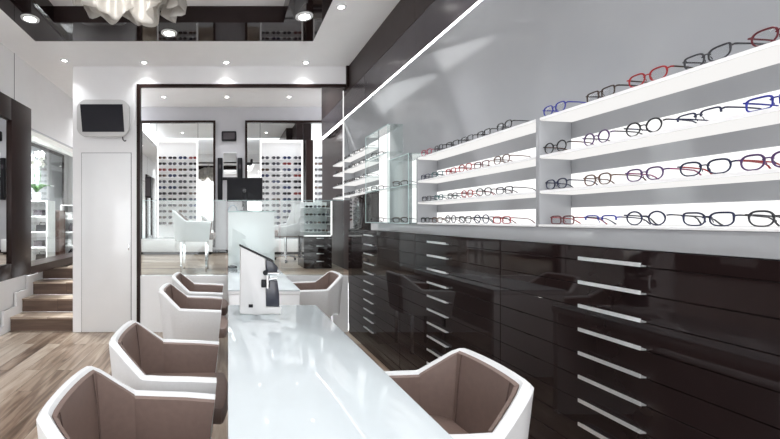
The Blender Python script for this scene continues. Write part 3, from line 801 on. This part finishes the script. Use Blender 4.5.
# lower white base cabinets under the displays
for nm, p0, p1 in (('left', 143, 213), ('right', 247, 303)):
    t = thing('base_cabinet', f'low white cabinet under the {nm} lit display', 'cabinet', ((X_(p0, YB)+X_(p1, YB))/2, 7.75, RF), 0)
    hw = (X_(p1, YB)-X_(p0, YB))/2
    bx('body', 'gloss_white', t, -hw, hw, .01, .28, .05, .30, .003); bx('door', 'gloss_white', t, -hw+.003, -.003, -.006, .009, .055, .295, .002); bx('door', 'gloss_white', t, .003, hw-.003, -.006, .009, .055, .295, .002)
    bx('plinth', 'gap', t, -hw+.02, hw-.02, .03, .26, 0, .049)
# wall items between mirrors
t = thing('wall_thermostat', 'small black wall speaker between the two framed mirrors', 'speaker', (X_(229, YB), YB-.001, Z_(136.5, YB)))
b = B(); prism(b, rounded(.15, .10, .025), -.05, 0, 'Y', .008); finish('casing', b, 'black', t)
b = B(); prism(b, rounded(.115, .065, .012), -.054, -.051, 'Y'); finish('grille', b, 'slate', t)
t = thing('fitting_mirror', 'light narrow mirror flanked by dark bars behind the monitor', 'mirror', (X_(230, YB), YB-.001, Z_(205, YB)))
bx('mirror_pane', 'mirror', t, -.13, .13, -.04, -.02, .62, 1.05); bx('backing', 'white', t, -.135, .135, -.019, 0, .5, 1.06)
for s, z0, z1 in ((-1, .1, .95), (1, .1, .95)):
    b = B(); box(b, s*.20-.05, s*.20+.05, -.06, 0, z0, z1, .015); bar = finish('side_bar', b, 'black', t)
    b = B(); box(b, s*.20-.02, s*.20+.02, -.064, -.061, z1-.22, z1-.14); finish('lens_window', b, 'slate', bar)
bx('crossbar', 'black', t, -.149, .149, -.03, -.0195, .50, .56)
t = thing('wall_bracket', 'small black wall bracket beside the right framed mirror edge', 'bracket', (X_(249, YB), YB-.052, Z_(164, YB)))
b = B(); box(b, -.08, .06, -.03, .0, -.02, .02, .005); finish('arm', b, 'black', t)
b = B(); box(b, .03, .07, -.035, .005, .021, .09, .005); finish('clip', b, 'black', t)
t = thing('wall_speaker', 'narrow black wall speaker at left edge of left framed mirror', 'speaker', (X_(149, YB), YB-.014, Z_(198, YB)))
bx('casing', 'black', t, -.06, .06, -.08, 0, 0, .42, .01); bx('grille', 'slate', t, -.045, .045, -.084, -.081, .03, .39)
# lit low showcase on dark base, right of rear room
t = thing('low_showcase', 'low lit glass showcase on dark drawer base by the dark wall', 'showcase', (1.25, 5.52, RF))
bx('base', 'dark', t, -.20, .185, .02, .5, 0, .44)
for k in range(4):
    dr = bx('drawer', 'dark', t, -.198, .183, 0, .019, .012+.106*k, .112+.106*k, .002)
    bx('handle', 'brushed', dr, -.03, .07, -.018, -.001, .095+.106*k, .104+.106*k, .001)
bx('glass_box', 'vitrine', t, -.20, .185, 0, .006, .445, .93)
bx('back_panel', 'white', t, -.20, .185, .30, .31, .441, .93)
for k in range(4): bx('shelf', 'acrylic', t, -.198, .183, .02, .299, .50+.11*k, .507+.11*k)
bx('led_edge', 'led', t, .166, .185, -.012, -.001, .46, .93); bx('led_edge', 'led', t, -.20, .165, -.012, -.001, .445, .459)
for k in range(4):
    for c in range(3):
        j = (k+c) % 3
        o = bpy.data.objects.new('sunglasses', SUN[j]); COL.objects.link(o); o.location = (1.25-.125+.115*c, 5.56, RF+.508+.11*k); o.scale = (.78,)*3
        tag(o, f'tiny {CN[j]} sunglasses, {NUM[c]} from left on shelf {4-k} of the low showcase', 'sunglasses', 'sunglasses in the low showcase')

# ------------------------------------------------------------------ left wall: dark framed mirror, side-room view
t = thing('framed_mirror', 'wide dark-framed mirror on left wall beside the stairs', 'mirror', (XL, 4.05, .72))
b = B(); 
box(b, .002, .05, .24, .67, 0, 1.94, .004); box(b, .002, .05, -.10, .238, 1.70, 1.94, .004); box(b, .002, .05, -.10, .238, 0, .16, .004); box(b, .002, .05, -.55, -.102, 0, 1.94, .004)
finish('frame', b, 'dark_frame', t)
bx('mirror_pane', 'mirror', t, .003, .02, -.101, .239, .161, 1.699)
struct('trim_13', box(B(), XL-.29, XL+.035, OY0, OY1, .70, .80), 'dark_frame')
struct('trim_14', box(B(), XL, XL+.015, OY0, OY1, OZ1, OZ1+.02), 'grey_wall')
struct('window_1', box(B(), XL-.15, XL-.14, OY0, OY1, OZ0, OZ1), 'glass')
struct('trim_15', box(B(), XL, XL+.002, 4.43, 4.438, 2.66, ZC), 'slate')
def white_shelves(label, short, x0, x1, y, top, n, items, dep=.3):
    cx = (x0+x1)/2; hw = (x1-x0)/2; hh = top-RF
    t = thing('shelf_unit', label, 'shelf unit', (cx, y, RF))
    bx('back', 'white', t, -hw, hw, dep-.02, dep, 0, hh)
    for s in (-1, 1): bx('side', 'acrylic', t, s*hw-.015 if s > 0 else -hw, hw if s > 0 else -hw+.015, 0, dep-.021, 0, hh)
    for k in range(n+1):
        z = hh*k/n
        bx('shelf', 'acrylic', t, -hw+.016, hw-.016, 0, dep-.021, max(z-.02, 0), max(z, .02))
    for k in range(n):
        if k > 0:
            bx('light_strip', 'strip', t, -hw+.02, hw-.02, dep-.05, dep-.03, hh*k/n-.03, hh*k/n-.021)
    for k in range(n):
        z = RF + max(hh*k/n, .02)
        nm, mat = items[k % len(items)]
        b = B()
        if nm == 'handbag':
            prism(b, [(-.10, 0), (.10, 0), (.085, .10), (-.085, .10)], -.04, .04, 'Y', .008)
            tube(b, [(-.05, 0, .098), (-.04, 0, .14), (.04, 0, .14), (.05, 0, .098)], .005, 6)
        elif nm == 'box':
            box(b, -.07, .07, -.06, .06, 0, .08, .004); box(b, -.073, .073, -.063, .063, .081, .10, .004)
        else:
            lathe(b, [(.05, 0), (.07, .03), (.06, .09), (.03, .12), (.035, .14)], n=18)
        o = finish(nm, b, mat, None); o.location = (cx+(-.02 if k % 2 else .03), y+.12, z+.001)
        tag(o, f'small {nm} on the {ORD[n-1-k]} shelf of the white unit {short}', nm)
    return t
white_shelves('white lit shelf unit under the orchid, seen through side-room glass', 'under the orchid', -3.16, -2.85, 6.3, 1.66, 4, [('handbag', 'black'), ('box', 'slate')])
white_shelves('white lit shelf unit right of brown cabinet in side room', 'right of brown cabinet', -2.93, -2.68, 7.0, 1.62, 4, [('vase', 'slate'), ('box', 'bezel')])
t = thing('brown_cabinet', 'brown wooden open cabinet between white shelf units in side room', 'cabinet', (-2.945, 6.75, RF))
b = B(); box(b, -.11, .10, .22, .24, 0, .83); finish('back', b, 'brown_wood', t)
for x in (-.11, .085): bx('side', 'brown_wood', t, x, x+.015, 0, .219, 0, .83)
for z in (0, .36, .815): bx('shelf', 'brown_wood', t, -.094, .084, 0, .219, z, z+.015)
# orchid
t = thing('potted_orchid', 'white orchid with green leaves in pot on the white shelf unit', 'plant', (-3.07, 6.42, 1.661))
b = B(); lathe(b, [(.05, 0), (.06, .01), (.075, .12), (.078, .13), (.066, .13), (.064, .11)], n=20); finish('pot', b, 'gloss_white', t)
b = B(); lathe(b, [(.06, .108), (.063, .112), (.02, .122)], n=16); finish('moss', b, 'soil', t)
for k in range(9):
    a = k*2.4; b = B(); L = .20+.06*((k*7) % 3)/2; rows = []
    for j in range(9):
        v = j/8; wd = .035*math.sin(PI*(.08+.9*v))
        c = Vector((math.cos(a)*L*v*.8, math.sin(a)*L*v*.8, .12+.30*v*(1-v*.62)*1.1)); p = Vector((-math.sin(a), math.cos(a), 0))
        rows.append([b.verts.new(c+p*wd), b.verts.new(c-Vector((0, 0, .010))), b.verts.new(c-p*wd)])
    for r0, r1 in zip(rows, rows[1:]):
        b.faces.new((r0[0], r0[1], r1[1], r1[0])); b.faces.new((r0[1], r0[2], r1[2], r1[1]))
    o = finish('leaf', b, 'leaf', t, 60); s = o.modifiers.new('thick', 'SOLIDIFY'); s.thickness = .003
fl = 0
for k in range(2):
    dx = .05 if k else -.04
    pts = [(dx*.3, 0, .12), (dx, .02, .35), (dx*1.4, .0, .55), (dx*.6+.03, -.05, .72), (dx*.2+.10*(1 if k else -1), -.10, .74)]
    b = B(); tube(b, pts, .004, 6); finish('flower_stem', b, 'leaf', t)
    for j in range(6):
        u = j/5; i0 = 2; c = Vector(pts[2]).lerp(Vector(pts[4]), u)+Vector((.04*math.sin(j*2.5+k), -.03, .03*math.cos(j*1.7)))
        b = B()
        for q in range(5):
            a = q*2*PI/5+.3*j; ring = []
            for w in range(9):
                an = 2*PI*w/9; rr = .026
                ring.append(b.verts.new(c+Vector((math.cos(a)*(.03+rr*math.cos(an)) - math.sin(a)*.022*math.sin(an), -.008*math.cos(an), math.sin(a)*(.03+rr*math.cos(an)) + math.cos(a)*.022*math.sin(an)))))
            cc = b.verts.new(c+Vector((math.cos(a)*.03, .006, math.sin(a)*.03)))
            for w in range(9): b.faces.new((ring[w], ring[(w+1) % 9], cc))
        o = finish('flower', b, 'petal_flower', t, 60); s = o.modifiers.new('thick', 'SOLIDIFY'); s.thickness = .002
# framed grey panel on side-room wall
t = thing('grey_mirror', 'black-framed grey glass mirror on the far side-room wall', 'mirror', (-3.6, 7.9, 1.2))
b = B(); box(b, 0, .04, -1.5, .8, 1.50, 1.56); box(b, 0, .04, .74, .8, 0, 1.499); box(b, 0, .04, -1.5, -1.44, 0, 1.499); box(b, 0, .04, -1.439, .739, 0, .06); finish('frame', b, 'dark_frame', t)
bx('pane', 'grey_gloss', t, .005, .02, -1.439, .739, .061, 1.499)
struct('wall_left_room_panel', box(B(), -3.9, -3.6, 6.35, 8.98, RF, 2.94), 'white')

# ------------------------------------------------------------------ world, camera, view
w = bpy.data.worlds.new('daylight'); sc.world = w; w.use_nodes = True
bg = w.node_tree.nodes['Background']; bg.inputs['Color'].default_value = (0.97, 0.98, 1.0, 1); bg.inputs['Strength'].default_value = 2.6
cam = bpy.data.cameras.new('camera'); co = bpy.data.objects.new('camera', cam); COL.objects.link(co)
co.location = (0, 0, H); co.rotation_euler = (PI/2, 0, 0)
cam.sensor_width = 36; cam.sensor_fit = 'HORIZONTAL'; cam.lens = 36*400/780
cam.shift_x = (390-228)/780; cam.shift_y = -(219.5-220)/780*1.0
cam.clip_start = 0.05; cam.clip_end = 60
sc.camera = co
vs = sc.view_settings
vs.view_transform = 'Standard'; vs.look = 'None'; vs.exposure = 0.62; vs.gamma = 1.0; vs.use_curve_mapping = False
